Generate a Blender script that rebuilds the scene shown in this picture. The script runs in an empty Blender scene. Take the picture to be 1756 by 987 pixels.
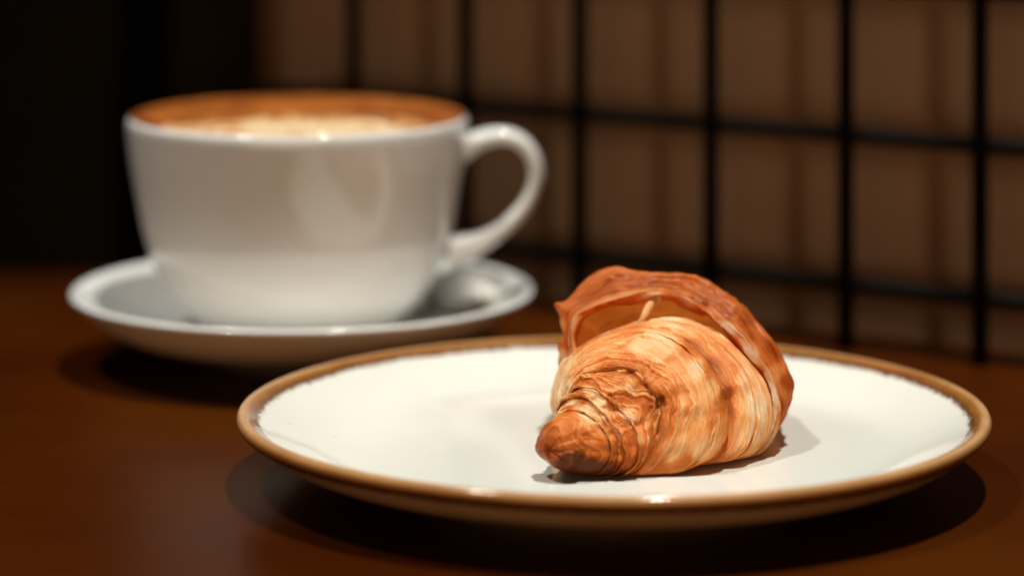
import bpy, bmesh, math, random
import numpy as np
from mathutils import Vector

random.seed(7)
rng = np.random.default_rng(11)
sc = bpy.context.scene
col = sc.collection

# ------------------------------------------------------------------ camera
H = 0.21                     # lens height above the table
F = 5430.0                   # focal length in photograph pixels
CX, YH = 878.0, -460.0       # centre column and horizon row
cam_d = bpy.data.cameras.new("camera")
cam = bpy.data.objects.new("camera", cam_d)
col.objects.link(cam)
cam.location = (0, 0, H)
cam.rotation_euler = (math.radians(90), 0, 0)
cam_d.sensor_fit = 'HORIZONTAL'
cam_d.sensor_width = 36.0
cam_d.lens = 36.0 * F / 1756.0
cam_d.shift_y = -(493.5 - YH) / 1756.0
cam_d.clip_start = 0.05
cam_d.clip_end = 20
cam_d.dof.use_dof = True
cam_d.dof.focus_distance = 0.870
cam_d.dof.aperture_fstop = 4.7
cam_d.dof.aperture_blades = 0
sc.camera = cam

# ------------------------------------------------------------------ dim room light
w = bpy.data.worlds.new("World")
sc.world = w
w.use_nodes = True
bg = w.node_tree.nodes["Background"]
bg.inputs[0].default_value = (1.0, 0.62, 0.36, 1)
bg.inputs[1].default_value = 0.004

def lamp(name, loc, watts, radius, colour, aim, cone, blend):
    d = bpy.data.lights.new(name, 'SPOT')
    d.energy = watts
    d.shadow_soft_size = radius
    d.color = colour
    d.spot_size = math.radians(cone)
    d.spot_blend = blend
    o = bpy.data.objects.new(name, d)
    o.location = loc
    o.rotation_euler = (Vector(aim) - Vector(loc)).to_track_quat('-Z', 'Y').to_euler()
    col.objects.link(o)
    return o
PC = Vector((0.0283, 0.89, 0.0))          # plate centre on the table
lamp("ceiling_lamp", (-0.986, 0.682, 2.45), 128.0, 0.105, (1.0, 1.0, 0.94), (0.09, 0.93, 0.0), 22, 0.8)
lamp("ceiling_lamp.001", (0.34, 0.80, 2.40), 220.0, 0.065, (1.0, 1.0, 0.94), (0.045, 0.91, 0.0), 22, 0.75)

# added warm fill lamp, out of view, standing in for the dim room's light
fd = bpy.data.lights.new("room_fill", 'AREA')
fd.shape = 'RECTANGLE'; fd.size = 1.8; fd.size_y = 0.5
fd.energy = 6.5
fd.color = (1.0, 0.56, 0.26)
fo = bpy.data.objects.new("room_fill", fd)
fo.location = (-0.25, -1.1, 0.24)
fo.rotation_euler = (math.radians(90), 0, math.radians(-10))
col.objects.link(fo)

sc.view_settings.view_transform = 'Standard'
sc.view_settings.look = 'None'
sc.view_settings.exposure = 0.0
sc.view_settings.gamma = 1.0

# ------------------------------------------------------------------ helpers
def link(name, me, mat=None, parent=None):
    o = bpy.data.objects.new(name, me)
    col.objects.link(o)
    if mat is not None and not me.materials:
        me.materials.append(mat)
    if parent is not None:
        o.parent = parent
    return o

def tag(o, label=None, cat=None, group=None, kind=None):
    if label: o["label"] = label
    if cat: o["category"] = cat
    if group: o["group"] = group
    if kind: o["kind"] = kind
    return o

def empty(name, loc):
    o = bpy.data.objects.new(name, None)
    o.empty_display_size = 0.02
    o.location = loc
    col.objects.link(o)
    return o

def catmull(pts, n):
    """dense smooth curve through a list of tuples"""
    P = [np.array(p, float) for p in pts]
    out = []
    for i in range(len(P) - 1):
        p0 = P[max(i - 1, 0)]; p1 = P[i]; p2 = P[i + 1]; p3 = P[min(i + 2, len(P) - 1)]
        for k in range(n):
            t = k / n
            out.append(0.5 * ((2 * p1) + (p2 - p0) * t + (2 * p0 - 5 * p1 + 4 * p2 - p3) * t * t
                              + (3 * p1 - p0 - 3 * p2 + p3) * t ** 3))
    out.append(P[-1])
    return np.array(out)

def grid_mesh(name, V, closed_u=True, smooth=True):
    """V: (rows, cols, 3); columns wrap when closed_u"""
    R, C, _ = V.shape
    verts = V.reshape(-1, 3)
    i = np.arange(R - 1)[:, None]
    cc = C if closed_u else C - 1
    j = np.arange(cc)[None, :]
    j2 = (j + 1) % C
    f = np.stack([i * C + j, i * C + j2, (i + 1) * C + j2, (i + 1) * C + j], -1).reshape(-1, 4)
    me = bpy.data.meshes.new(name)
    me.from_pydata(verts.tolist(), [], f.tolist())
    if smooth:
        me.polygons.foreach_set("use_smooth", np.ones(len(f), bool))
    me.update()
    return me

def lathe(name, prof, n=160, wob=None):
    prof = np.asarray(prof)
    a = np.linspace(0, 2 * math.pi, n, endpoint=False)
    r = np.maximum(prof[:, 0], 1e-5)[:, None]
    V = np.stack([r * np.cos(a), r * np.sin(a), np.repeat(prof[:, 1:2], n, 1)], -1)
    # arc length stored for the glaze
    L = np.concatenate([[0], np.cumsum(np.linalg.norm(np.diff(prof[:, :2], axis=0), axis=1))])
    me = grid_mesh(name, V[:, ::-1])
    return me

def box(bm, x0, x1, y0, y1, z0, z1, bevel=0.0):
    m = bmesh.ops.create_cube(bm, size=1.0)
    vs = m['verts']
    for v in vs:
        v.co = Vector(((x0 + x1) / 2 + v.co.x * (x1 - x0), (y0 + y1) / 2 + v.co.y * (y1 - y0),
                       (z0 + z1) / 2 + v.co.z * (z1 - z0)))
    if bevel:
        es = list({e for v in vs for e in v.link_edges})
        bmesh.ops.bevel(bm, geom=es, offset=bevel, segments=3, affect='EDGES', profile=0.5)

def bm_mesh(name, bm, smooth=False):
    bmesh.ops.recalc_face_normals(bm, faces=bm.faces)
    me = bpy.data.meshes.new(name)
    bm.to_mesh(me); bm.free()
    if smooth:
        me.polygons.foreach_set("use_smooth", np.ones(len(me.polygons), bool))
    return me

# ------------------------------------------------------------------ materials
class NT:
    def __init__(s, name):
        s.m = bpy.data.materials.new(name); s.m.use_nodes = True
        s.t = s.m.node_tree; s.b = s.t.nodes["Principled BSDF"]
    def n(s, typ, **kw):
        x = s.t.nodes.new(typ)
        for k, v in kw.items():
            if k in x.bl_rna.properties.keys() and k not in ('inputs',):
                setattr(x, k, v)
        return x
    def l(s, a, b): s.t.links.new(a, b)
    def noise(s, vec, scale, detail=4, rough=0.55, dist=0.0):
        x = s.n('ShaderNodeTexNoise')
        x.inputs['Scale'].default_value = scale
        x.inputs['Detail'].default_value = detail
        x.inputs['Roughness'].default_value = rough
        x.inputs['Distortion'].default_value = dist
        s.l(vec, x.inputs['Vector'])
        return x.outputs['Fac']
    def math(s, op, a, b=None, c=None, clamp=False):
        x = s.n('ShaderNodeMath'); x.operation = op; x.use_clamp = clamp
        for i, v in enumerate((a, b, c)):
            if v is None: continue
            if isinstance(v, (int, float)): x.inputs[i].default_value = v
            else: s.l(v, x.inputs[i])
        return x.outputs[0]
    def ramp(s, fac, stops, interp='LINEAR'):
        x = s.n('ShaderNodeValToRGB')
        x.color_ramp.interpolation = interp
        e = x.color_ramp.elements
        while len(e) < len(stops): e.new(0.5)
        for k, (p, c) in zip(e, stops):
            k.position = p
            k.color = (*c, 1) if len(c) == 3 else c
        s.l(fac, x.inputs[0])
        return x.outputs[0]
    def mix(s, fac, a, b):
        x = s.n('ShaderNodeMix'); x.data_type = 'RGBA'
        if isinstance(fac, (int, float)): x.inputs['Factor'].default_value = fac
        else: s.l(fac, x.inputs['Factor'])
        for sock, v in ((x.inputs[6], a), (x.inputs[7], b)):
            if isinstance(v, tuple): sock.default_value = (*v, 1)
            else: s.l(v, sock)
        return x.outputs[2]
    def bump(s, h, strength, dist):
        x = s.n('ShaderNodeBump')
        x.inputs['Strength'].default_value = strength
        x.inputs['Distance'].default_value = dist
        s.l(h, x.inputs['Height'])
        s.l(x.outputs[0], s.b.inputs['Normal'])
    def set(s, **kw):
        for k, v in kw.items():
            k = k.replace('_', ' ')
            i = s.b.inputs[k]
            if isinstance(v, (int, float)): i.default_value = v
            elif isinstance(v, tuple): i.default_value = (*v, 1) if len(v) == 3 and i.type == 'RGBA' else v
            else: s.l(v, i)
    def obj(s):
        return s.n('ShaderNodeTexCoord').outputs['Object']

def mat_table():
    m = NT("dark_table_laminate")
    o = m.obj()
    mp = m.n('ShaderNodeMapping'); mp.inputs['Scale'].default_value = (2.0, 14.0, 2.0)
    m.l(o, mp.inputs[0])
    g = m.noise(mp.outputs[0], 6, 6, 0.6, 0.6)
    big = m.noise(o, 7, 3, 0.5)
    f = m.math('ADD', m.math('MULTIPLY', g, 0.12), m.math('MULTIPLY', big, 0.88))
    c = m.ramp(f, [(0.36, (0.036, 0.0058, 0.0002)), (0.5, (0.049, 0.0090, 0.0004)), (0.64, (0.062, 0.0135, 0.0007))])
    fine = m.noise(o, 900, 2, 0.6)
    m.set(Base_Color=c, Roughness=m.math('MULTIPLY_ADD', big, 0.16, 0.27), Specular_IOR_Level=0.13, Specular_Tint=(1.0, 0.55, 0.25))
    m.bump(fine, 0.05, 0.0004)
    return m.m

def mat_ceramic():
    m = NT("white_glazed_china")
    o = m.obj()
    n = m.noise(o, 35, 3)
    c = m.ramp(n, [(0.3, (0.80, 0.79, 0.75)), (0.7, (0.83, 0.82, 0.785))])
    m.set(Base_Color=c, Roughness=0.06, Specular_IOR_Level=0.72)
    m.bump(m.noise(o, 60, 2), 0.04, 0.0006)
    return m.m

def mat_plate():
    """cream glaze with a brown rim whose glaze breaks raggedly into the white"""
    m = NT("cream_stoneware_glaze")
    o = m.obj()
    sp = m.n('ShaderNodeSeparateXYZ'); m.l(o, sp.inputs[0])
    r = m.math('SQRT', m.math('ADD', m.math('MULTIPLY', sp.outputs[0], sp.outputs[0]),
                              m.math('MULTIPLY', sp.outputs[1], sp.outputs[1])))
    at = m.n('ShaderNodeAttribute'); at.attribute_name = 'prof'
    p = at.outputs['Fac']            # 0 at the well's centre, 1 at the rim's crest, 2 at the foot
    n1 = m.noise(o, 620, 4, 0.7)
    n2 = m.noise(o, 90, 3, 0.6)
    wob = m.math('ADD', m.math('MULTIPLY', m.math('SUBTRACT', n1, 0.5), 0.040),
                 m.math('MULTIPLY', m.math('SUBTRACT', n2, 0.5), 0.020))
    pw = m.math('ADD', p, wob)
    n3 = m.noise(o, 14, 3, 0.5)
    cream = m.ramp(n3, [(0.3, (0.76, 0.745, 0.66)), (0.7, (0.82, 0.805, 0.725))])
    # small specks in the glaze
    spk = m.noise(o, 260, 2, 0.5)
    cream = m.mix(m.ramp(spk, [(0.73, (0, 0, 0)), (0.79, (0.45, 0.45, 0.45))]), cream, (0.42, 0.30, 0.18))
    tone = m.noise(o, 30, 4, 0.6)
    tan = m.ramp(tone, [(0.3, (0.44, 0.21, 0.075)), (0.7, (0.62, 0.35, 0.155))])
    brown = m.ramp(tone, [(0.3, (0.27, 0.10, 0.020)), (0.7, (0.40, 0.17, 0.042))])
    c = m.mix(m.ramp(pw, [(0.945, (0, 0, 0)), (0.958, (1, 1, 1))]), cream, m.mix(m.ramp(pw, [(0.957, (0, 0, 0)), (0.985, (1, 1, 1))]), (0.115, 0.036, 0.008), brown))
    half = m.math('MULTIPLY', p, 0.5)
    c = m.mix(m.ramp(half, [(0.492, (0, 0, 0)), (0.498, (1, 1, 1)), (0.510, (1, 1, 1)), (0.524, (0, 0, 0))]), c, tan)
    under = m.ramp(m.noise(o, 60, 3), [(0.3, (0.66, 0.50, 0.31)), (0.7, (0.74, 0.58, 0.38))])  # browner than the cream: warm bounce from the table painted in
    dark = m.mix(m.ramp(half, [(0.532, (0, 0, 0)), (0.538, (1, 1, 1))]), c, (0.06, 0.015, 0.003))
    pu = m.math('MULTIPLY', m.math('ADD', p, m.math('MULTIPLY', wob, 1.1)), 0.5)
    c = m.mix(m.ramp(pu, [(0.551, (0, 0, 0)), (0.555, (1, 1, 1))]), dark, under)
    dots = m.noise(o, 330, 1, 0.4)
    dk = m.math('MULTIPLY', m.ramp(dots, [(0.76, (0, 0, 0)), (0.80, (1, 1, 1))]),
                m.ramp(half, [(0.46, (0, 0, 0)), (0.48, (0.8, 0.8, 0.8))]))
    c = m.mix(dk, c, (0.10, 0.032, 0.010))
    m.set(Base_Color=c, Roughness=m.math('MULTIPLY_ADD', n2, 0.08, 0.05), Specular_IOR_Level=0.5)
    m.bump(m.math('ADD', m.noise(o, 45, 3), m.math('MULTIPLY', n1, 0.15)), 0.10, 0.0010)
    return m.m

def mat_coffee():
    m = NT("cappuccino_crema")
    o = m.obj()
    sp = m.n('ShaderNodeSeparateXYZ'); m.l(o, sp.inputs[0])
    n = m.noise(o, 48, 5, 0.7, 2.0)
    n2 = m.noise(o, 210, 5, 0.75, 0.6)
    # milk foam poured towards the drinker's side, broken up by the crema
    dx = m.math('MULTIPLY', m.math('SUBTRACT', sp.outputs[0], 0.006), 19)
    dy = m.math('MULTIPLY', m.math('ADD', sp.outputs[1], 0.045), 29)
    d = m.math('SQRT', m.math('ADD', m.math('MULTIPLY', dx, dx), m.math('MULTIPLY', dy, dy)))
    d = m.math('ADD', d, m.math('MULTIPLY', m.math('SUBTRACT', n, 0.5), 3.0))
    d = m.math('ADD', d, m.math('MULTIPLY', m.math('SUBTRACT', n2, 0.5), 0.55))
    c = m.ramp(d, [(0.40, (0.72, 0.52, 0.30)), (0.70, (0.58, 0.29, 0.10)), (0.95, (0.40, 0.115, 0.014))])
    c2 = m.mix(m.ramp(m.noise(o, 30, 4, 0.65, 1.0), [(0.40, (0, 0, 0)), (0.60, (0.95, 0.95, 0.95))]), c, (0.15, 0.026, 0.002))
    c = m.mix(m.ramp(d, [(0.70, (0, 0, 0)), (1.0, (1, 1, 1))]), c, c2)
    m.set(Base_Color=c, Roughness=0.5, Specular_IOR_Level=0.25)
    m.bump(n2, 0.15, 0.0006)
    return m.m

def mat_simple(name, c0, c1, rough, scale=30, metallic=0.0, spec=0.4, bump=0.05, bs=200):
    m = NT(name)
    o = m.obj()
    c = m.ramp(m.noise(o, scale, 4, 0.6), [(0.3, c0), (0.7, c1)])
    m.set(Base_Color=c, Roughness=rough, Metallic=metallic, Specular_IOR_Level=spec)
    m.bump(m.noise(o, bs, 3), bump, 0.001)
    return m.m

def mat_pastry(name="baked_laminated_dough", thin=0.0):
    m = NT(name)
    o = m.obj()
    lay = m.n('ShaderNodeAttribute'); lay.attribute_name = 'lay'
    bk = m.n('ShaderNodeAttribute'); bk.attribute_name = 'bake_shade'
    mp = m.n('ShaderNodeMapping'); mp.inputs['Scale'].default_value = (0.75, 0.75, 15.0)
    m.l(lay.outputs['Vector'], mp.inputs[0])
    s1 = m.noise(mp.outputs[0], 2.2, 5, 0.62, 0.35)
    mp2 = m.n('ShaderNodeMapping'); mp2.inputs['Scale'].default_value = (1.3, 1.3, 64.0)
    m.l(lay.outputs['Vector'], mp2.inputs[0])
    s2 = m.noise(mp2.outputs[0], 2.0, 4, 0.6, 0.2)
    blot = m.noise(o, 170, 5, 0.65, 0.5)
    fine = m.noise(o, 900, 3, 0.6)
    f = m.math('ADD', bk.outputs['Fac'], m.math('MULTIPLY', m.math('SUBTRACT', s1, 0.5), 0.52))
    f = m.math('ADD', f, m.math('MULTIPLY', m.math('SUBTRACT', s2, 0.5), 0.28))
    f = m.math('ADD', f, m.math('MULTIPLY', m.math('SUBTRACT', blot, 0.5), 0.20))
    f = m.math('ADD', f, m.math('MULTIPLY', m.math('SUBTRACT', fine, 0.5), 0.10))
    c = m.ramp(f, [(0.0, (0.89, 0.62, 0.37)), (0.22, (0.84, 0.395, 0.14)), (0.42, (0.72, 0.20, 0.042)),
                   (0.62, (0.53, 0.125, 0.018)), (0.82, (0.30, 0.055, 0.006)), (1.0, (0.10, 0.017, 0.002))])
    rough = m.ramp(f, [(0.1, (0.62, 0.62, 0.62)), (0.7, (0.30, 0.30, 0.30))])
    m.set(Base_Color=c, Roughness=rough, Specular_IOR_Level=0.32,
          Specular_Tint=(1.0, 0.72, 0.45), Subsurface_Weight=0.30, Subsurface_Scale=0.0035)
    m.b.inputs['Subsurface Radius'].default_value = (1.0, 0.45, 0.2)
    h = m.math('ADD', m.math('MULTIPLY', s2, 0.6), m.math('MULTIPLY', s1, 0.7))
    h = m.math('ADD', h, m.math('MULTIPLY', blot, 0.55))
    h = m.math('ADD', h, m.math('MULTIPLY', fine, 0.12))
    m.bump(h, 0.42, 0.0010)
    if thin:
        tr = m.n('ShaderNodeBsdfTranslucent'); tr.inputs[0].default_value = (0.90, 0.27, 0.035, 1)
        mx = m.n('ShaderNodeMixShader'); mx.inputs[0].default_value = thin
        m.l(m.b.outputs[0], mx.inputs[1]); m.l(tr.outputs[0], mx.inputs[2])
        out = [x for x in m.t.nodes if x.type == 'OUTPUT_MATERIAL'][0]
        m.l(mx.outputs[0], out.inputs['Surface'])
    return m.m

M_TABLE = mat_table()
M_CHINA = mat_ceramic()
M_PLATE = mat_plate()
M_COFFEE = mat_coffee()
M_PASTRY = mat_pastry()
M_CRUST = mat_pastry("thin_baked_crust", 0.30)
M_BAR = mat_simple("black_painted_steel", (0.004, 0.003, 0.0015), (0.007, 0.005, 0.003), 0.7, spec=0.08)
M_WALL = mat_simple("tan_painted_panel", (0.185, 0.090, 0.038), (0.22, 0.110, 0.048), 0.75, scale=8, spec=0.25)
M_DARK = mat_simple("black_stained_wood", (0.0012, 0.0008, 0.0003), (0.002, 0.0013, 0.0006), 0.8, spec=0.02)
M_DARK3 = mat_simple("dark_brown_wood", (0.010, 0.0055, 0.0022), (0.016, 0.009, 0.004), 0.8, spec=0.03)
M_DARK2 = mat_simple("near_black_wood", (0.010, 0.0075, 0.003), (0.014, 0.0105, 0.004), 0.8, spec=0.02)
M_STEEL = mat_simple("polished_steel", (0.40, 0.38, 0.34), (0.47, 0.44, 0.40), 0.62, metallic=1.0, bump=0.02)

# ------------------------------------------------------------------ table
bm = bmesh.new()
box(bm, -0.70, 0.70, 0.18, 1.236, -0.03, 0.0, 0.003)
table = link("table", bm_mesh("table", bm), M_TABLE)
tag(table, "dark reddish brown tabletop under the plate and the saucer", "table")

# ------------------------------------------------------------------ wall panel, dark boards, wire grid
# line of the grid on the table: D = 1.05 - 0.66 (x - 0.155)
TX, TY = 0.8346, -0.5508          # along the wall, to the right
NX, NY = -0.5508, -0.8346         # out of the wall, towards the viewer
GAP = 0.0275
def gx(px):
    k = (px - CX) / F
    return k * 1.1523 / (1 + 0.66 * k)
def gpoint(px):
    x = gx(px)
    return Vector((x, 1.05 - 0.66 * (x - 0.155), 0))

p0 = gpoint(340) - Vector((NX, NY, 0)) * GAP
p1 = gpoint(2900) - Vector((NX, NY, 0)) * GAP
bm = bmesh.new()
L = (p1 - p0).length
box(bm, 0, L, 0, 0.02, -0.03, 0.42, 0.0015)
wall = link("wall", bm_mesh("wall", bm), M_WALL)
wall.location = p0
wall.rotation_euler = (0, 0, math.atan2(TY, TX))
tag(wall, "brown painted wall panel behind the black wire grid", kind="structure")

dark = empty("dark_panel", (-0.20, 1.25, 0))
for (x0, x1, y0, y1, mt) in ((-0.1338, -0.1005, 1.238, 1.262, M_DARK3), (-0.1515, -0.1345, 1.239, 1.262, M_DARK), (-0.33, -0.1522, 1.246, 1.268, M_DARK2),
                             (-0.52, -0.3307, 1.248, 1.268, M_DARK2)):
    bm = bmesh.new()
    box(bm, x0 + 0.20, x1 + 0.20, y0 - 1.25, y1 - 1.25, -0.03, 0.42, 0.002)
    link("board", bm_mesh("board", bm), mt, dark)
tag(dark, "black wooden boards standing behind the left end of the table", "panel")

def bar_mesh(name, length, r, axis):
    bm = bmesh.new()
    bmesh.ops.create_cone(bm, cap_ends=True, segments=20, radius1=r, radius2=r, depth=length)
    for v in bm.verts:
        if axis == 'z': v.co = Vector((v.co.x, v.co.y, v.co.z + length / 2))
        else: v.co = Vector((v.co.z + length / 2, v.co.x, v.co.y))
    return bm_mesh(name, bm, True)

RB = 0.0029
org = gpoint(994)
grid = empty("wire_grid", org)
grid.rotation_euler = (0, 0, math.atan2(TY, TX))
tag(grid, "black square wire grid standing in front of the brown wall", "grid")
def along(px):
    return (gpoint(px) - org).dot(Vector((TX, TY, 0)))
vm = bar_mesh("vertical_bar", 0.40, RB, 'z')
pxs = [606, 799, 994, 1219, 1450.5, 1680.5]
sv = [along(p) for p in pxs]
sv += [sv[-1] + 0.0515 * k for k in range(1, 4)]
for s in sv:
    o = link("vertical_bar", vm, M_BAR, grid)
    o.location = (s, 0, 0.0005)
h0 = along(446)
hm = bar_mesh("horizontal_bar", sv[-1] - h0 + 0.015, RB * 0.93, 'x')
for z in (0.0212, 0.0722, 0.1236, 0.1746, 0.2256, 0.2766, 0.3276, 0.3786):
    o = link("horizontal_bar", hm, M_BAR, grid)
    o.location = (h0, RB * 1.75, z)

# ------------------------------------------------------------------ plate
pp = [(0, .0095, 0), (.03, .0094, 0), (.060, .0094, 0), (.074, .0097, 0), (.082, .0109, 0), (.0895, .0136, 0), (.0955, .0163, 0),
      (.0990, .0180, 0), (.1010, .0193, 0), (.1028, .0203, 0), (.1044, .0203, 0), (.1053, .0194, 0), (.1055, .0182, 0),
      (.1047, .0168, 0), (.1020, .0147, 0), (.0970, .0113, 0), (.0900, .0084, 0), (.0810, .0063, 0), (.070, .0050, 0),
      (.060, .0046, 0), (.0560, .0042, 0), (.0550, .0020, 0), (.0545, .0004, 0), (.0530, .0001, 0), (.0515, .0006, 0),
      (.0508, .0030, 0), (.045, .0036, 0), (.02, .0036, 0), (0, .0036, 0)]
prof = catmull([(a, b) for a, b, _ in pp], 8)
arc = np.concatenate([[0], np.cumsum(np.linalg.norm(np.diff(prof, axis=0), axis=1))])
icrest = int(np.argmax(prof[:, 1]))
ifoot = 8 * 20
pv = np.where(np.arange(len(prof)) <= icrest, arc / arc[icrest],
              1 + (arc - arc[icrest]) / (arc[ifoot] - arc[icrest]))
def plate_piece(name, i0, i1, parent):
    n = 288
    a = np.linspace(0, 2 * math.pi, n, endpoint=False)
    pr = prof[i0:i1 + 1]
    r = np.maximum(pr[:, 0], 1e-5)[:, None] * np.ones(n)
    z = np.repeat(pr[:, 1:2], n, 1)
    # hand-thrown unevenness
    wv = 0.00022 * np.sin(2 * a + 0.7) + 0.00014 * np.sin(3 * a + 2.1)
    z = z + wv * np.clip((r - 0.06) / 0.045, 0, 1)
    V = np.stack([r * np.cos(a), r * np.sin(a), z], -1)
    me = grid_mesh(name, V)
    me.flip_normals()
    at = me.attributes.new("prof", 'FLOAT', 'POINT')
    at.data.foreach_set("value", np.repeat(pv[i0:i1 + 1], n).astype(np.float32))
    return link(name, me, M_PLATE, parent)
plate = empty("plate", PC)
tag(plate, "round cream dinner plate with a brown glazed rim under the croissant", "plate")
i_in = int(np.argmax(pv > 0.935)); i_out = int(np.argmax(pv > 1.19))
plate_piece("well", 0, i_in, plate)
tag(plate_piece("rim", i_in, i_out, plate), "brown glazed rim with ragged edge")
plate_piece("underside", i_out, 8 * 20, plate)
plate_piece("foot_ring", 8 * 20, len(prof) - 1, plate)

# ------------------------------------------------------------------ saucer and cup
SX, SY = (519 - CX) / F * 1.055, 1.055
sp_ = [(0, .0085), (.020, .0085), (.028, .0088), (.0305, .0100), (.034, .0097), (.045, .0115), (.058, .0158), (.069, .0212), (.0745, .0242),
       (.0765, .0250), (.0778, .0246), (.0779, .0234), (.0762, .0212), (.0715, .0166), (.0645, .0124), (.056, .0094), (.048, .0070), (.040, .0044),
       (.0325, .0020), (.0280, .0006), (.0250, .0000), (.015, .0000), (0, .0000)]
sp_ = [(a_ * .985, b_) for a_, b_ in sp_]
me = lathe("saucer", catmull(sp_, 8), 200); 
saucer = link("saucer", me, M_CHINA)
saucer.location = (SX, SY, 0)
tag(saucer, "white china saucer under the coffee cup", "saucer")

CXX, CYY = (511 - CX) / F * 1.055, 1.055
cp_out = [(.0, .0092), (.022, .0092), (.0265, .0088), (.0285, .0092), (.0292, .0110), (.0335, .0140), (.0385, .0180), (.0440, .0245), (.0485, .0330), (.0520, .0440),
          (.0545, .0560), (.0564, .0670), (.0574, .0755), (.05765, .0785), (.0575, .0807), (.0569, .0819), (.0562, .0823), (.0556, .0817),
          (.0550, .0790), (.0533, .067), (.0515, .056), (.049, .044), (.0455, .033), (.040, .024), (.030, .0165), (.0, .0145)]
cp_out = [(a_ * .985, b_) for a_, b_ in cp_out]
cup = empty("coffee_cup", (CXX, CYY, 0))
tag(cup, "white china coffee cup with a loop handle standing on the saucer", "cup")
link("cup_body", lathe("cup_body", catmull(cp_out, 8), 200), M_CHINA, cup)

# handle: swept oval, centre line in the plane of the cup's axis
hp = [(785, 262), (806, 249), (830, 238), (862, 233), (893, 243), (914, 270), (919, 303), (908, 338), (887, 368), (860, 393), (830, 412), (800, 424), (770, 430)]
hw = [4.3, 3.7, 3.1, 2.8, 2.6, 2.5, 2.5, 2.5, 2.6, 2.8, 3.4, 4.6, 5.2]      # half thickness in the plane, mm
hd = [5.6, 5.2, 4.8, 4.6, 4.5, 4.4, 4.3, 4.3, 4.4, 4.6, 5.0, 5.6, 6.0]
cl = catmull([((x - CX) / F * 1.055 - CXX, H - (y - YH) * 1.055 / F, a / 1000, b / 1000) for (x, y), a, b in zip(hp, hw, hd)], 8)
rows = []
for i in range(len(cl)):
    t = cl[min(i + 1, len(cl) - 1)][:2] - cl[max(i - 1, 0)][:2]
    t /= np.linalg.norm(t)
    nrm = np.array([-t[1], t[0]])
    ang = np.linspace(0, 2 * math.pi, 28, endpoint=False)
    ca, sa = np.cos(ang), np.sin(ang)
    rows.append(np.stack([cl[i][0] + nrm[0] * ca * cl[i][2], sa * cl[i][3], cl[i][1] + nrm[1] * ca * cl[i][2]], -1))
link("handle", grid_mesh("handle", np.array(rows)), M_CHINA, cup)

rr = [(0.0556 * k / 24) for k in range(25)]
cf = [(r, 0.0838 - 0.0013 * (r / 0.0556) ** 5 + 0.0002 * math.sin(r * 400)) for r in rr] + [(0.0525, 0.075), (0.0, 0.073)]
coffee = link("coffee", lathe("coffee", cf, 160), M_COFFEE)
coffee.location = (CXX, CYY, 0)
tag(coffee, "orange brown crema with pale milk foam filling the cup", "coffee")

# ------------------------------------------------------------------ teaspoon on the saucer, right of the cup
spoon = empty("teaspoon", (-0.0150, 1.083, 0.0185))
tag(spoon, "steel teaspoon resting on the saucer right of the coffee cup", "spoon")
a = np.linspace(0, 2 * math.pi, 40, endpoint=False)
rows = []
for k, (sr, dz) in enumerate([(0.02, -0.0042), (0.35, -0.0037), (0.7, -0.0018), (0.95, 0.0004), (1.0, 0.0009), (1.0, 0.0004), (0.93, -0.0004), (0.7, -0.0026), (0.35, -0.0045), (0.02, -0.005)]):
    rows.append(np.stack([0.0150 * sr * np.cos(a) * (1 - 0.12 * np.sin(a)), 0.0220 * sr * np.sin(a), np.full_like(a, -1.7 * dz)], -1))
sb = link("bowl", grid_mesh("bowl", np.array(rows)), M_STEEL, spoon)
rows = []
for k in range(25):
    t = k / 24
    wv = 0.0022 + 0.0032 * t ** 2
    yy = 0.0212 + 0.080 * t
    zz = 0.0010 + 0.010 * math.sin(t * 1.5) + 0.004 * t
    b = np.linspace(0, 2 * math.pi, 14, endpoint=False)
    rows.append(np.stack([wv * np.cos(b), np.full_like(b, yy), zz + 0.0010 * np.sin(b)], -1))
link("spoon_handle", grid_mesh("spoon_handle", np.array(rows)), M_STEEL, spoon)
spoon.rotation_euler = (0.04, math.radians(-10), math.radians(28))

# ------------------------------------------------------------------ croissant
# Cross sections are measured outlines; each is placed at its own depth along
# the roll and lofted into a separate sheet of dough with a real lip.
NPH = 384
PHI = np.linspace(-math.pi, math.pi, NPH, endpoint=False)

def vnoise(x, y, px_, seed):
    """periodic-in-x smooth value noise, x in [0,1)"""
    g = np.random.default_rng(seed).random((512, px_))
    xi = np.floor(x * px_).astype(int); xf = x * px_ - xi
    yi = np.floor(y).astype(int); yf = y - yi
    sx = xf * xf * (3 - 2 * xf); sy = yf * yf * (3 - 2 * yf)
    a0 = g[yi % 512, xi % px_]; a1 = g[yi % 512, (xi + 1) % px_]
    b0 = g[(yi + 1) % 512, xi % px_]; b1 = g[(yi + 1) % 512, (xi + 1) % px_]
    return (a0 * (1 - sx) + a1 * sx) * (1 - sy) + (b0 * (1 - sx) + b1 * sx) * sy - 0.5

def ring(pts, c=None, D=0.86, kx=-0.3, kz=0.45, sm=2.0):
    P = np.array(pts, float)
    P = np.stack([880 + P[:, 0] * 0.42553, 430 + P[:, 1] * 0.42553], -1)
    if c is None: c = P.mean(0)
    else: c = np.array([880 + c[0] * 0.42553, 430 + c[1] * 0.42553])
    d = P - c
    an = np.arctan2(-d[:, 1], d[:, 0]); rd = np.hypot(d[:, 0], d[:, 1])
    o = np.argsort(an); an = an[o]; rd = rd[o]
    an3 = np.concatenate([an - 2 * math.pi, an, an + 2 * math.pi]); rd3 = np.tile(rd, 3)
    r = np.interp(PHI, an3, rd3)
    if sm > 0:
        k = np.arange(-16, 17); g = np.exp(-0.5 * (k / (sm * NPH / 256)) ** 2); g /= g.sum()
        r = np.convolve(np.concatenate([r[-16:], r, r[:16]]), g, 'valid')
    return dict(c=c, r=r, D=D, kx=kx, kz=kz)

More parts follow.
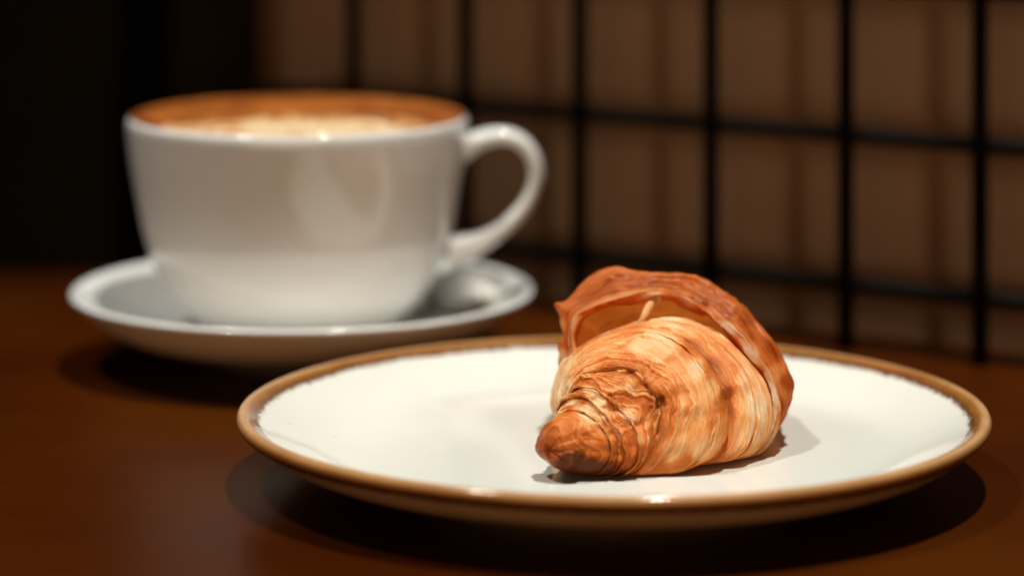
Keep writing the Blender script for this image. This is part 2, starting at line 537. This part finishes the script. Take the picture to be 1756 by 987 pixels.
def scaled(R, s, dD=0.0, dc=(0, 0)):
    return dict(c=R['c'] + np.array(dc), r=R['r'] * s, D=R['D'] + dD, kx=R['kx'], kz=R['kz'])

def mono(t, ts, Y):
    """monotone cubic through rows of Y at knots ts"""
    ts = np.asarray(ts, float); Y = np.asarray(Y, float)
    h = np.diff(ts); sh = (len(h),) + (1,) * (Y.ndim - 1)
    d = np.diff(Y, axis=0) / h.reshape(sh)
    m = np.zeros_like(Y)
    m[0] = d[0]; m[-1] = d[-1]
    for i in range(1, len(ts) - 1):
        same = d[i - 1] * d[i] > 0
        w1 = 2 * h[i] + h[i - 1]; w2 = h[i] + 2 * h[i - 1]
        with np.errstate(divide='ignore', invalid='ignore'):
            hm_ = (w1 + w2) / (w1 / d[i - 1] + w2 / d[i])
        m[i] = np.where(same, hm_, 0)
    idx = np.clip(np.searchsorted(ts, t, side='right') - 1, 0, len(h) - 1)
    u = ((t - ts[idx]) / h[idx]).reshape((-1,) + (1,) * (Y.ndim - 1))
    hh = h[idx].reshape((-1,) + (1,) * (Y.ndim - 1))
    return ((2 * u**3 - 3 * u**2 + 1) * Y[idx] + (u**3 - 2 * u**2 + u) * hh * m[idx]
            + (-2 * u**3 + 3 * u**2) * Y[idx + 1] + (u**3 - u**2) * hh * m[idx + 1])

BAKE_SHADE = np.array([
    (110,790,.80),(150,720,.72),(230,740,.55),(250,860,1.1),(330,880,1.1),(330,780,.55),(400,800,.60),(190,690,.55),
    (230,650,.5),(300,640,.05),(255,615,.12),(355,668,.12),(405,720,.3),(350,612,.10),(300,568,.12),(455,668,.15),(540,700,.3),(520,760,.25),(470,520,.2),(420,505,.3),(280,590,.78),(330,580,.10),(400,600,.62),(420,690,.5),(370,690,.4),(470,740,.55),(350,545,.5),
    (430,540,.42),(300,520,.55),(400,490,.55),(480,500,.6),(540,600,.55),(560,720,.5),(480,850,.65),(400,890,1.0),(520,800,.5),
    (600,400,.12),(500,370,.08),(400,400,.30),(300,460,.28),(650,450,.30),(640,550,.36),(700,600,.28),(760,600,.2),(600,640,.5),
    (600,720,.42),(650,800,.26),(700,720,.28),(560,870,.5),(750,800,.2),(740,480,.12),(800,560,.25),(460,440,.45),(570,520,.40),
    (620,320,.15),(720,390,.55),(800,470,.6),(860,580,.75),(850,700,.35),(587,612,.95),(863,620,.55),(700,860,.5),(850,845,.45),  # among the browning, dark spots paint the shade of a gap and a crease
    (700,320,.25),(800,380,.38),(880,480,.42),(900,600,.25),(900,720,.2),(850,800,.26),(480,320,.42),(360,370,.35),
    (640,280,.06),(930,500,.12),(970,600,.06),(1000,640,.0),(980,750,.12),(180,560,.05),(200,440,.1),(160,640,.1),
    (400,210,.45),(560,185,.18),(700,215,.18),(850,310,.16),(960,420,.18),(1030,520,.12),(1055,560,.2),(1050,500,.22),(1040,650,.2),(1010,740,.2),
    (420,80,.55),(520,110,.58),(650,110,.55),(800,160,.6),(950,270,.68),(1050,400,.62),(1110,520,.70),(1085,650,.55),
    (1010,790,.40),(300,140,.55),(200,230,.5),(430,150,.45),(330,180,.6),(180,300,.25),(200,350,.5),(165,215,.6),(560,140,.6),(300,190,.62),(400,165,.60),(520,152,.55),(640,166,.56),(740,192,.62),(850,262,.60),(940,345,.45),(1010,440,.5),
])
def bake_shade_at(u, v):
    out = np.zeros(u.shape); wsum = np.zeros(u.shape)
    for (a, b, c) in BAKE_SHADE:
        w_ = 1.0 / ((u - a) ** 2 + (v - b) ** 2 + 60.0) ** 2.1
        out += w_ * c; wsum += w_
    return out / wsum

ZF = 0.0097                     # plate surface the pastry rests on
croissant = empty("croissant", (0.045, 0.885, ZF))
ROOT = np.array([0.045, 0.885, ZF])
tag(croissant, "golden brown flaky croissant lying on the cream plate", "croissant")

def sheet(name, rings, ts, seed, nt=70, amp=1.0, bake_add=0.0, lip=True, jag=0.010, tail=True, bake_shade_curve=None, under=(0.985, 0.955, 0.004), label=None, flakes=5.0, flake_h=0.5, bfl=0.5, fine_h=0.55):
    R = list(rings); T = list(ts)
    th = PHI / (2 * math.pi) + 0.5
    calm = np.clip((np.sin(PHI) + 0.85) / 0.5, 0.12, 1.0)
    if lip:
        j = calm * (vnoise(th, np.full_like(th, 3.3), 26, seed) * jag * 1.4 + vnoise(th, np.full_like(th, 7.7), 70, seed + 1) * jag)
        for k in range(min(2, len(R))):
            f = (1.0, 0.35)[k]
            R[k] = dict(R[k]); R[k]['r'] = R[k]['r'] * (1 + j * f)
        a = scaled(R[0], under[0], 0.0004); b = scaled(R[0], under[1], under[2])
        R = [b, a] + R; T = [T[0] - 0.16, T[0] - 0.05] + T
    if tail:
        R.append(scaled(R[-1], 0.93, 0.008)); T.append(T[-1] + 0.35)
    t = np.unique(np.concatenate([np.linspace(T[0], T[-1], nt), T]))
    c = mono(t, T, [r['c'] for r in R]); rad = mono(t, T, [r['r'] for r in R])
    D = mono(t, T, [[r['D']] for r in R])[:, 0]
    kx = mono(t, T, [[r['kx']] for r in R])[:, 0]; kz = mono(t, T, [[r['kz']] for r in R])[:, 0]
    TH, TT = np.meshgrid(th, t)
    # uneven swell plus fine ridges running round the roll
    mmpx = 6.3
    dr = vnoise(TH, TT * 5 + seed, 14, seed + 2) * 0.9 + vnoise(TH, TT * 16 + seed, 22, seed + 3) * 0.55 \
        + vnoise(TH, TT * 45, 18, seed + 4) * 0.24 + vnoise(TH, TT * 14, 90, seed + 5) * 0.22
    fl = flakes * (TT - T[0]) + vnoise(TH, TT * 1.7 + 9, 7, seed + 7) * 2.6 + vnoise(TH, TT * 4 + 9, 16, seed + 8) * 0.7 + vnoise(TH, TT * 7 + 19, 80, seed + 15) * 0.14
    fi = np.floor(fl).astype(int); fr = fl - fi
    stren = np.clip(np.random.default_rng(seed + 9).random(64)[fi % 64] * 1.3 + vnoise(TH + 0 * fl, fi * 3.0 + 5, 9, seed + 10) * 1.4, 0, 1.4)
    edge = np.clip(fr / 0.10, 0, 1)                       # sharp front of each flake, slow fall behind it
    saw = edge * (1 - fr) * stren
    # a second, finer set of leaves between the big steps
    f2 = fl * 3.3 + vnoise(TH, TT * 6 + 21, 26, seed + 11) * 1.3 + vnoise(TH, TT * 9 + 33, 120, seed + 12) * 0.35
    i2 = np.floor(f2).astype(int); r2 = f2 - i2
    st2 = np.clip(np.random.default_rng(seed + 13).random(256)[i2 % 256] * 1.2 + vnoise(TH, i2 * 3.0 + 5, 13, seed + 14) * 1.8, 0, 1.5)
    saw = saw + fine_h * np.clip(r2 / 0.14, 0, 1) * (1 - r2) * st2
    rad = rad + (saw - 0.25) * flake_h * mmpx * np.clip(rad / 60.0, 0.2, 1.0) * calm[None, :]
    rad = rad + dr * calm[None, :] * mmpx * amp * np.clip(rad / 60.0, 0.15, 1.0)
    X = c[:, 0:1] + rad * np.cos(PHI); Y = c[:, 1:2] - rad * np.sin(PHI)
    s = 0.86 / F
    DD = D[:, None] + kx[:, None] * (X - c[:, 0:1]) * s + kz[:, None] * (c[:, 1:2] - Y) * s
    DD = DD + vnoise(TH, TT * 3 + 40, 30, seed + 6) * 0.0012 * amp
    Z = H - (Y - YH) * DD / F
    e = 0.0007
    Z = ZF + e * np.logaddexp(0, np.clip((Z - ZF) / e, -40, 400))
    W = np.stack([(X - CX) / F * DD, DD, Z], -1) - ROOT
    me = grid_mesh(name, W[:, ::-1])
    X, Y = X[:, ::-1], Y[:, ::-1]; TH2 = TH[:, ::-1]
    u = (X - 880) / 0.42553; v = (Y - 430) / 0.42553
    bk = bake_shade_at(u, v) + bake_add
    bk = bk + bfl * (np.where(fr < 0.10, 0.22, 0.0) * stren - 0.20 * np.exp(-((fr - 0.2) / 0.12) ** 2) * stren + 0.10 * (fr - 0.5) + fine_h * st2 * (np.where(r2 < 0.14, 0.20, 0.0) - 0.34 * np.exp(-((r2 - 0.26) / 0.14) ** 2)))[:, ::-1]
    if bake_shade_curve is not None:
        bk = bk + np.interp(TT, bake_shade_curve[0], bake_shade_curve[1])
    at = me.attributes.new("bake_shade", 'FLOAT', 'POINT'); at.data.foreach_set("value", bk.astype(np.float32).ravel())
    rf = np.clip(rad[:, ::-1] / 45.0, 0.05, 1.0)
    lv = np.stack([rf * np.cos(TH2 * 2 * math.pi), rf * np.sin(TH2 * 2 * math.pi), TT * 0.35 + seed * 0.37], -1).astype(np.float32)
    at = me.attributes.new("lay", 'FLOAT_VECTOR', 'POINT'); at.data.foreach_set("vector", lv.ravel())
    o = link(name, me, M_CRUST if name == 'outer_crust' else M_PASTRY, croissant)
    if label: o["label"] = label
    return o

R1 = ring([(95,800),(112,735),(150,692),(190,674),(240,692),(275,745),(285,800),(268,860),(235,893),(190,880),(135,845)], D=0.851, kx=-.55, kz=0.2)
R2 = ring([(150,770),(160,705),(185,662),(240,642),(310,665),(365,725),(390,795),(378,850),(340,893),(280,906),(205,884),(165,830)], D=0.8535, kx=-.5, kz=0.22)
R3 = ring([(175,700),(182,645),(207,606),(255,588),(330,627),(385,692),(435,765),(450,830),(420,885),(350,907),(260,890),(200,800)], D=0.855, kx=-.45, kz=0.25)
R4 = ring([(205,660),(225,592),(245,562),(290,547),(360,582),(430,642),(485,712),(510,790),(490,860),(430,905),(330,902),(240,800)], D=0.857, kx=-.4, kz=0.28)
R5 = ring([(222,620),(245,540),(282,505),(350,480),(420,473),(490,492),(540,542),(570,612),(578,690),(563,780),(530,850),(470,906),(380,908),(275,820)], D=0.86, kx=-.4, kz=0.35)
R6 = ring([(212,600),(236,520),(285,470),(350,440),(430,425),(510,440),(575,490),(625,570),(640,660),(630,760),(590,850),(520,908),(400,908),(270,820)], D=0.8625, kx=-.36, kz=0.45)
R7 = ring([(195,570),(228,478),(288,410),(390,353),(500,328),(600,338),(690,393),(760,472),(800,560),(810,660),(795,760),(750,840),(680,890),(560,910),(440,907),(300,850),(218,700)], D=0.868, kx=-.3, kz=0.58)
R8 = ring([(180,560),(214,470),(278,397),(390,337),(510,309),(620,326),(720,387),(800,467),(850,556),(868,650),(855,750),(815,820),(750,860),(650,893),(520,902),(350,875),(225,760)], D=.872, kx=-.28, kz=0.66)
R9 = ring([(165,560),(203,467),(272,388),(385,327),(500,297),(610,292),(720,314),(800,362),(870,425),(930,505),(965,600),(970,700),(945,790),(890,842),(800,858),(700,874),(520,880),(300,840),(190,720)], D=.879, kx=-.24, kz=0.62)
R10 = ring([(148,620),(158,560),(180,475),(203,415),(262,432),(310,385),(400,338),(490,305),(600,270),(720,280),(820,335),(905,405),(975,475),(1022,545),(1042,620),(1040,690),(1010,765),(960,825),(890,857),(780,862),(650,860),(450,850),(250,780),(175,680)], c=(590,600), D=.886, kx=-.18, kz=0.56)

def tipring(s, D, dc=(0,0)):
    q = scaled(R1, s, D - .851, dc); return q
sheet("tip", [tipring(.02, .8470, (-26, 6)), tipring(.42, .8466, (-20, 4)), tipring(.78, .8478, (-8, 2)), R1, R2], [0, .35, .8, 1.2, 1.7], 21, nt=140, amp=.7, lip=False, flakes=4, flake_h=.4, fine_h=.25,
      label="dark baked tip")
sheet("pastry_layer", [scaled(R2, 1.012, -.0008), scaled(R2, 1.035, .0005), scaled(R3, .985, 0)], [0, .2, .7], 31, nt=160, amp=.9, jag=.04, under=(.99, .965, .0018), flakes=4, bfl=1.0)
sheet("pastry_layer", [scaled(R3, 1.035, -.0014), scaled(R3, 1.05, .0005), scaled(R4, .985, 0)], [0, .2, .7], 41, nt=160, amp=.9, jag=.04, under=(.99, .965, .0018), flakes=4, bfl=1.0)
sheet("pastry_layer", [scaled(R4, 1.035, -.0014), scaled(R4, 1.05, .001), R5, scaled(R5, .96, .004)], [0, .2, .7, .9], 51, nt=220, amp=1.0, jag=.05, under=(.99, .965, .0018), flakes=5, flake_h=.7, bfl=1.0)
sheet("pastry_layer", [scaled(R5, .99, -.0004), R6, R7, scaled(R7, .97, .004)], [0, .5, 1.3, 1.6], 61, nt=460, amp=.9, jag=.03, flakes=4.5, flake_h=.7, bfl=.5, bake_shade_curve=([0, .1, .3], [.25, .2, 0]))
sheet("pastry_layer", [scaled(R7, 1.005, -.0006), R8, scaled(R8, .96, .006)], [0, .5, .9], 71, nt=200, amp=.9, jag=.014, bake_shade_curve=([.25, .5], [0, .14]))  # curve darkens the crest's colour to paint the crease shade behind it
sheet("pastry_layer", [scaled(R8, .965, .004), R9, scaled(R9, .97, .006)], [0, .7, 1.1], 81, nt=260, amp=.9, jag=.012, bake_shade_curve=([0, .35], [.3, 0]))
sheet("pastry_layer", [scaled(R9, .985, .002), R10, scaled(R10, .965, .010)], [0, .7, 1.1], 91, nt=240, amp=.8, jag=.010, bake_shade_curve=([0, .25], [.2, 0]), label="pale stretched inner layer")

S0 = ring([(262,432),(246,395),(238,350),(248,300),(268,264),(330,227),(400,206),(480,191),(560,179),(640,188),(700,213),(760,241),(860,311),(950,401),(1010,481),(1042,562),(1052,645),(1034,730),(992,800),(930,850),(850,867),(700,850),(500,830),(320,760),(240,600)], c=(620,540), D=.886, kx=-.15, sm=1.2)
Sm = ring([(225,405),(222,350),(222,300),(215,250),(270,210),(330,170),(400,140),(480,130),(560,135),(640,150),(700,165),(780,195),(870,250),(965,350),(1030,440),(1072,540),(1078,630),(1055,720),(1010,800),(945,852),(870,862),(700,850),(500,830),(320,760),(230,600)], c=(620,540), D=.888, kx=-.12, sm=1.2)
S1 = ring([(188,372),(213,335),(192,292),(196,258),(163,212),(215,207),(265,156),(310,112),(360,82),(420,68),(500,86),(560,95),(700,105),(800,140),(880,186),(940,240),(1000,310),(1052,382),(1088,445),(1122,530),(1116,590),(1100,645),(1070,692),(1040,742),(1010,792),(980,830),(930,858),(800,862),(600,840),(400,780),(230,650),(195,480),(192,410)], c=(620,540), D=.895, kx=-.08, sm=.5)
def back(R, s, dD, dpy):
    q = scaled(R, s, dD, (0, dpy)); return q
shell = sheet("outer_crust", [S0, Sm, S1, back(S1, .955, .014, 4), back(S1, .86, .034, 4), back(S1, .66, .054, 2), back(S1, .35, .066, 0), back(S1, .02, .070, 0)],
      [0, .35, .9, 1.5, 2.1, 2.7, 3.2, 3.5], 101, nt=420, fine_h=.3, amp=1.5, flakes=3.6, flake_h=1.0, bfl=.35, bake_shade_curve=([-.1, 0, .12, .2, .35, .7], [-.2, -.26, -.22, .10, .16, 0]), jag=.006, tail=False, under=(.975, .93, .014),
      label="glossy deep brown outer layer curling over the top")

# a torn strand of dough bridging the gap under the crust
def strand(pts, name="dough_strand"):
    rows = []
    cl = catmull(pts, 8)
    for i in range(len(cl)):
        u_, v_, D_, r_ = cl[i]
        px_, py_ = 880 + u_ * .42553, 430 + v_ * .42553
        c_ = np.array([(px_ - CX) / F * D_, D_, H - (py_ - YH) * D_ / F]) - ROOT
        t = cl[min(i + 1, len(cl) - 1)][:2] - cl[max(i - 1, 0)][:2]; t /= np.linalg.norm(t)
        nx = np.array([-t[1], 0, -t[0]])
        b = np.linspace(0, 2 * math.pi, 14, endpoint=False)
        rows.append(c_ + np.cos(b)[:, None] * nx * r_ / 1000 + np.sin(b)[:, None] * np.array([0, 1, 0]) * r_ / 700)
    me = grid_mesh(name, np.array(rows))
    n = len(me.vertices)
    at = me.attributes.new("bake_shade", 'FLOAT', 'POINT'); at.data.foreach_set("value", np.full(n, .18, np.float32))
    at = me.attributes.new("lay", 'FLOAT_VECTOR', 'POINT')
    at.data.foreach_set("vector", (rng.random((n, 3)) * .1).astype(np.float32).ravel())
    return link(name, me, M_PASTRY, croissant)
strand([(420, 362,  0.9055, 3.4), (470, 330,  0.8995, 2.4), (504, 303,  0.8955, 1.3), (522, 277,  0.8945, .95), (533, 252,  0.8955, 1.1), (548, 225,  0.8975, 1.2), (572, 184,  0.9000, 1.3)])
strand([(560, 330,  0.9035, 2.6), (530, 305,  0.8975, 1.1), (528, 280,  0.8955, .7), (540, 248,  0.8975, 1.0), (566, 215,  0.8995, 1.1), (590, 180,  0.9000, 1.2)])
